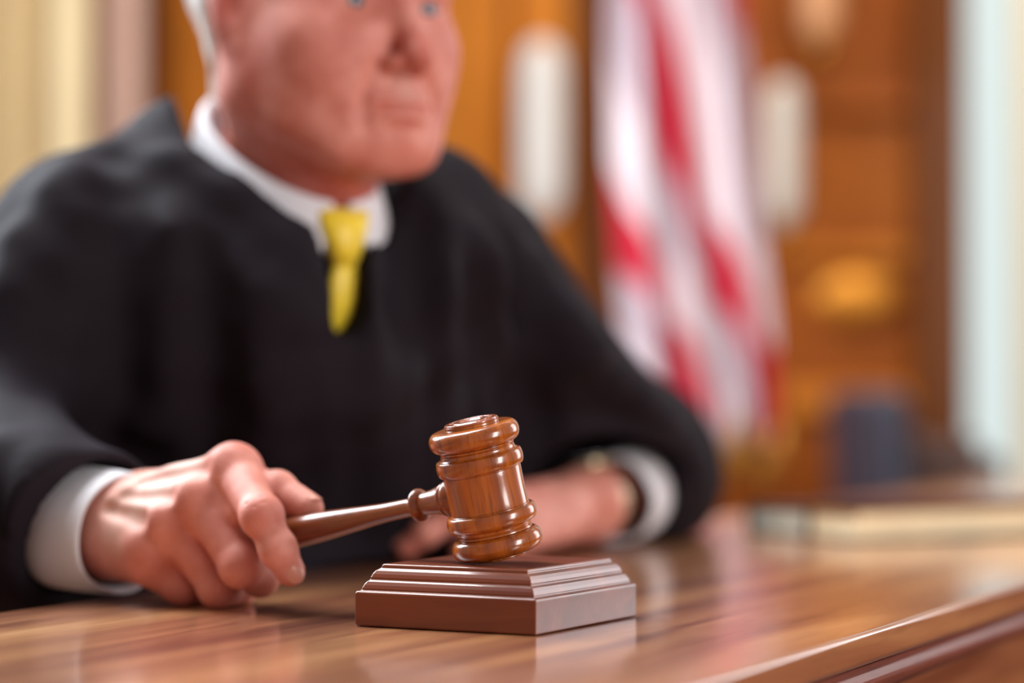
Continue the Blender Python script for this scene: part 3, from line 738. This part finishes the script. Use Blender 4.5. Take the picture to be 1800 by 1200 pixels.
# hair: short, white, over the crown and down to the nape
hr = Sculpt((-.28, 1.56, 1.03), (-.01, 1.82, 1.285), .0026)
hr.ell(H(0, -.019, .048), (.087*HS, .102*HS, .086*HS), 0, HR)
hr.cone(H(0, -.068, .01), H(0, -.060, -.055), .042, .032, .03)
for s in (-1, 1): hr.cone(H(s*.064, -.022, .01), H(s*.050, -.034, -.050), .023, .019, .02)
for s in (-1, 1): hr.cone(H(s*.072, .034, .03), H(s*.072, .032, .006), .008, .004, .008)
hr.ell(H(0, .105, -.02), (.10, .066, .10), .02, HR, 'sub'); hr.ell(H(0, .10, -.0), (.066, .05, .075), .015, HR, 'sub')
for s in (-1, 1): hr.ell(H(s*.088, .010, -.012), (.026, .024, .038), .01, HR, 'sub')
n_ = np.sin(hr.X*310+3*np.sin(hr.Z*60))*np.sin(hr.Y*280+2*np.sin(hr.Z*45))
hr.F += (.0012*n_).astype(np.float32)
V, Q = hr.mesh(1); link('hair', np_mesh('hair', [(V, Q)]), hair_m, per)

# ---- shirt: collar and cuffs
def strip(name, rings, mat_, parent, thick=.0016, closed=False, sub=2):
    K = len(rings[0]); V = [tuple(v) for r in rings for v in r]; F = []
    for j in range(len(rings)-1):
        for i in range(K if closed else K-1):
            a = j*K+i; b = j*K+(i+1) % K; F.append((a, b, b+K, a+K))
    me = bpy.data.meshes.new(name); me.from_pydata(V, [], F); o = link(name, me, mat_, parent)
    s = o.modifiers.new('t', 'SOLIDIFY'); s.thickness = thick; s.offset = 0
    if sub: s = o.modifiers.new('s', 'SUBSURF'); s.levels = sub; s.render_levels = sub
    return o
CB = P(424, 165, 1.745); CF = P(598, 358, 1.642)
# collar path: angle 0 = front, runs round the neck; top line and bottom line
def collar_pt(a, drop, out):
    c = NB+np.array((0, 0, 0)); 
    f = math.cos(a); l = math.sin(a)
    zt_ = CF[2]+(CB[2]-CF[2])*(1-f)/2
    ctr = np.array((CF[0]+CB[0], CF[1]+CB[1], 0))/2
    ff = np.array((CF[0]-CB[0], CF[1]-CB[1], 0)); R_ = np.linalg.norm(ff)/2; ff /= np.linalg.norm(ff); ll = np.array((-ff[1], ff[0], 0))
    r_l = .057; p = ctr+ff*f*(R_+out)+ll*l*(r_l+out); p[2] = zt_-drop
    return p
rings = []
angs = [a for a in np.linspace(.10, 2*math.pi-.10, 41)]
for drop, out in ((.006, -.002), (-.002, .0), (.0, .004), (.020, .009), (.038, .014)):
    row = []
    for a in angs:
        e_ = math.exp(-(min(a, 2*math.pi-a)/.55)**2)      # wings: longer towards the front
        d_ = drop*(1+.55*e_) if drop > 0 else drop; sp_ = 0
        aa_ = a+(.30*e_*(drop/.038) if a < math.pi else -.30*e_*(drop/.038)) if drop > .01 else a
        row.append(collar_pt(aa_, d_, out))
    rings.append(row)
col_ = strip('shirt_collar', rings, shirt_m, per)
def cuff(C, axis, r, ln, nm='shirt_cuff', squash=1.0, up=(0, 0, 1)):
    z = Vector(axis).normalized(); M = axes(C, z, up); rr = []
    for d, k in ((.012, .90), (.003, .93), (0, .955), (-.0005, .985), (.002, 1.0), (.02, 1.03), (ln, 1.06)):
        row = []
        for i in range(48):
            t = i/48*2*math.pi; q = 1+.02*math.sin(3*t+1)+.012*math.sin(5*t+d*60)
            v = M @ Vector((r*k*q*math.cos(t)*squash, r*k*q*math.sin(t), d)); v.z = max(v.z, DESK+.0015) if v.y > 0 else v.z
            row.append(v)
        rr.append(row)
    return strip(nm, rr, shirt_m, per, .0012, True, 1)
C0 = P(216, 940, 1.440); cuff(C0, fore1, .0365, .12)
C1 = P(1076, 880, 1.925); cuff(C1, lfore, .0350, .09)
# button on the cuff
# ---- tie: knot and blade
def chest(l, z, f): return T3(l, f, z)
rows = [(366, 40, 1.648, .004), (372, 46, 1.641, .008), (392, 43, 1.637, .010), (415, 35, 1.635, .010), (442, 27, 1.634, .009), (460, 21, 1.636, .007), (467, 18, 1.639, .005), (474, 21, 1.638, .004), (500, 26, 1.637, .004), (530, 27, 1.638, .004), (590, 29, 1.646, .004)]
rr = []
for y_, hw, D_, th_ in rows:
    hw *= 1.15
    c = P(604+(y_-366)*.01, y_, D_); hw = hw/FPX*1.64
    rr.append([Vector(c+tl*math.copysign(abs(math.cos(a))**.8, math.cos(a))*hw+tf*math.sin(a)*th_) for a in np.linspace(0, 2*math.pi, 24, endpoint=False)])
strip('tie', rr, tie_m, per, .001, True, 1)
sf = Sculpt((-.30, 1.56, .86), (-.02, 1.84, 1.07), .004)
sf.ell(T3(0, .012, .93), (.13, .100, .125), 0, np.array([tl, tf, [0, 0, 1]]))
V, Q = sf.mesh(1); link('shirt_front', np_mesh('shirt_front', [(V, Q)]), shirt_m, per)
# ---- wristwatch
wat = mat('watch_steel', (176, 160, 130), .3, 1.0, var=.3, vscale=300)
wp = LW+lfore*.004; z = Vector(lfore); M = axes(wp, z, (0, 0, 1))
rr = [[M @ Vector((.0285*(1+k)*math.cos(i/40*6.2832)*.92, .0285*(1+k)*math.sin(i/40*6.2832), d)) for i in range(40)] for d, k in ((-.009, -.02), (-.0085, .03), (0, .05), (.0085, .03), (.009, -.02))]
wa = strip('wristwatch', rr, wat, per, .003, True, 1)
tp_ = M @ Vector((.0285, -.004, 0)); Mw = axes(tp_, M.to_3x3() @ Vector((1, -.15, 0)), z)
link('watch_case', lathe_mesh('watch_case', smooth_prof([(-.002, .017), (.002, .0195), (.006, .019), (.008, .0165)], 4), Mw, 48), wat, wa)
link('watch_dial', lathe_mesh('watch_dial', [(.0081, .0158), (.0086, .0156), (.0087, .014)], Mw, 48), mat('dial', (210, 214, 220), .1, coat=1), wa)

# ---- robe
rb = Sculpt((-.58, 1.36, .30), (.26, 2.24, 1.13), .0045)
TR = np.array([tl, tf, [0, 0, 1]])
rb.cone(RS, LS, .062, .058, 0)
rb.cone(RS, P(400, 300, 1.735), .062, .040, .03); rb.cone(LS, P(720, 395, 1.79), .058, .046, .03)
rb.ell(T3(0, .0, .94), (.185, .128, .115), .05, TR)
rb.ell(T3(0, .03, .95), (.10, .100, .10), .05, TR)
rb.ell(T3(0, -.052, .74), (.175, .118, .22), .05, TR)
rb.cone(T3(0, -.07, .60), T3(0, -.07, .20), .13, .18, .06)
rb.chain([P(330, 290, 1.71), P(450, 405, 1.672), P(560, 525, 1.657)], (.046, .040, .034), .04)
rb.chain([P(770, 370, 1.79), P(695, 450, 1.71), P(650, 530, 1.668)], (.046, .040, .030), .04)
rb.cone(P(905, 600, 1.88), P(1080, 790, 2.02), .058, .055, .04); rb.ell(P(1122, 772, 2.08), (.056, .056, .056), .03)
# sleeves
SR = C0+fore1*.030
rb.cone(RS, RE, .066, .088, .04); rb.cone(RE, SR, .088, .052, .03)
rb.ell(RE+np.array((0, 0, -.03)), (.09, .09, .07), .04)
SL = C1+lfore*.054
rb.cone(LS, LE, .056, .058, .03); rb.cone(LE, SL, .060, .048, .03)
# the wide far sleeve hangs towards the lap
rb.cone(T3(.10, .0, .90), LE+np.array((-.05, -.05, -.01)), .07, .06, .05)
rb.cone(T3(.12, -.04, .82), SL+lfore*.09+np.array((-.03, 0, -.01)), .07, .05, .05)
rb.ell(T3(.12, -.03, .84), (.08, .09, .10), .05, TR)
# folds: ridges and valleys laid over the cloth
def fold(pts, r, d, k=.02):
    "pts: world points on the cloth; ridge of radius r raised by d"
    for a, b in zip(pts, pts[1:]): rb.cone(np.array(a), np.array(b), r, r, k)
def groove(pts, r, k=.02):
    for a, b in zip(pts, pts[1:]): rb.cone(np.array(a), np.array(b), r, r, k, 'sub')
def on_robe(px, py):
    "first point of the cloth met by the ray through a pixel of the photo"
    for D in np.arange(1.38, 2.25, .003):
        p = P(px, py, D); g = np.round((p-rb.lo)/rb.h).astype(int)
        if (g >= 0).all() and (g < rb.n).all() and rb.F[tuple(g)] < 0: return p
    return None
def drape(pts, r=.011, lift=.35, k=.026, op='add'):
    q = [on_robe(*p_) for p_ in pts]; q = [p_ for p_ in q if p_ is not None]
    vd = np.array((0, 1., 0))
    for a, b in zip(q, q[1:]):
        if np.linalg.norm(a-b) < .30:
            o_ = vd*r*(1-lift*2) if op == 'add' else -vd*r*(1-lift*2)
            rb.cone(a+o_, b+o_, r, r, k, op)
def line(x0_, y0_, x1_, y1_, bend=0, n=5):
    return [(x0_+(x1_-x0_)*t+bend*math.sin(math.pi*t), y0_+(y1_-y0_)*t) for t in np.linspace(0, 1, n)]
RID = [line(150, 300, 180, 670, 10), line(95, 350, 80, 820, -10), line(235, 330, 262, 740, 12), line(310, 400, 345, 830, 5), line(400, 470, 420, 850, 8), line(480, 560, 500, 860), line(30, 430, -10, 800),
       line(560, 640, 575, 870), line(700, 470, 690, 850, -6), line(760, 400, 770, 830, 8), line(820, 430, 850, 760, -8), line(640, 640, 650, 900),
       line(890, 420, 1010, 730, -30), line(940, 470, 1090, 740, -20), line(1000, 560, 1170, 760, -10), line(860, 460, 930, 760, -25), line(1120, 700, 1220, 860, 14)]
for q in RID: drape(q)
for q in ([(200, 262), (300, 300), (400, 360), (500, 450), (560, 520)], [(230, 300), (330, 370), (430, 450), (520, 560)]): drape(q, .010, .4, .03)
for q in ([(190, 250), (260, 285), (350, 345), (450, 430)], line(730, 350, 735, 600), line(880, 520, 960, 760, -20), line(205, 340, 220, 690, 8), line(350, 470, 380, 830)): drape(q, .012, .3, .03, 'sub')
for q in (line(30, 810, 60, 1000, 20), line(-20, 800, -30, 1000), line(1060, 760, 1180, 870, 8), line(990, 760, 1110, 800)): drape(q, .009)
# low ripple of the cloth
X_, Y_, Z_ = rb.X, rb.Y, rb.Z
lat = X_*.8+Y_*.6
rip = np.sin(lat*75+2.2*np.sin(Z_*7)+1)*np.clip((1.0-Z_)*4, 0, 1)*.0022+np.sin(X_*38+Y_*22+Z_*30)*.0015
rb.F += rip.astype(np.float32)
# openings: V at the neck, sleeve mouths
def lf(p): return (p[0]-TO[0])*.8+(p[1]-TO[1])*.6
lx = (X_-TO[0])*.8+(Y_-TO[1])*.6; fw = (X_-TO[0])*.6-(Y_-TO[1])*.8
def edge(pts):
    q = sorted((P(*p)[2], lf(P(*p))) for p in pts); return np.interp(Z_, [a for a, b in q], [b for a, b in q])
Lw = edge([(606, 592, 1.61), (584, 550, 1.603), (574, 470, 1.603), (562, 425, 1.608), (548, 398, 1.62), (450, 300, 1.645), (362, 200, 1.675)])
Rw = edge([(606, 592, 1.63), (636, 550, 1.63), (642, 470, 1.63), (646, 425, 1.64), (650, 392, 1.65), (680, 330, 1.70), (700, 290, 1.74)])
zf = [P(600, y, 1.64)[2] for y in (600, 430, 395, 350, 200)]
flo = np.interp(Z_, zf, [.112, .108, .085, .03, -.06])
d = np.maximum(np.maximum(Lw-lx, lx-Rw), np.maximum(P(606, 590, 1.63)[2]-Z_, flo-fw))
rb.F = smax(rb.F, -d.astype(np.float32), .003)
ctr = np.array(((CF[0]+CB[0])/2, (CF[1]+CB[1])/2)); ff = np.array((CF[0]-CB[0], CF[1]-CB[1])); Rn = np.linalg.norm(ff)/2; ff /= np.linalg.norm(ff)
u_ = (X_-ctr[0])*ff[0]+(Y_-ctr[1])*ff[1]; v_ = -(X_-ctr[0])*ff[1]+(Y_-ctr[1])*ff[0]
ztop_ = CF[2]+(CB[2]-CF[2])*(.5-u_/(2*Rn))
rr_ = np.sqrt((u_/(Rn+.010))**2+(v_/.067)**2)-1
dn = np.maximum(rr_*.07, (ztop_-.045)-Z_); rb.F = smax(rb.F, -dn.astype(np.float32), .003)
dt = Z_-(ztop_-.026+.16*np.clip(rr_, 0, 3)); rb.F = smax(rb.F, dt.astype(np.float32), .006)
rb.cone(SR-fore1*.2, SR+fore1*.0, .041, .0435, .004, 'sub'); rb.cone(SL-lfore*.2, SL+lfore*.0, .037, .0395, .004, 'sub')
for S_, ax_, tz, rc in ((SR, fore1, .38, .066), (SL, lfore, .0, .056)):
    n_ = ax_+np.array((0, 0, tz)); n_ /= np.linalg.norm(n_)
    dd = (X_-S_[0])*n_[0]+(Y_-S_[1])*n_[1]+(Z_-S_[2])*n_[2]; rad = np.sqrt((X_-S_[0])**2+(Y_-S_[1])**2+(Z_-S_[2])**2)
    da = (X_-S_[0])*ax_[0]+(Y_-S_[1])*ax_[1]+(Z_-S_[2])*ax_[2]; rad = np.sqrt(np.maximum((X_-S_[0])**2+(Y_-S_[1])**2+(Z_-S_[2])**2-da**2, 0))
    m_ = np.maximum(np.maximum(dd, rad-rc), -.16-da)
    rb.F = smax(rb.F, -m_.astype(np.float32), .004)
# the cloth lies on the bench top and hangs in front of its edge
wd = -(X_-P0.x)*.9035+(Y_-P0.y)*.4286
dsk = np.maximum(Z_-(DESK+.0015), wd-(DW+.004)); rb.F = smax(rb.F, -dsk.astype(np.float32), .003)
V, Q = rb.mesh(3)
robe = link('robe', np_mesh('robe', [(V, Q)]), robe_m, per)
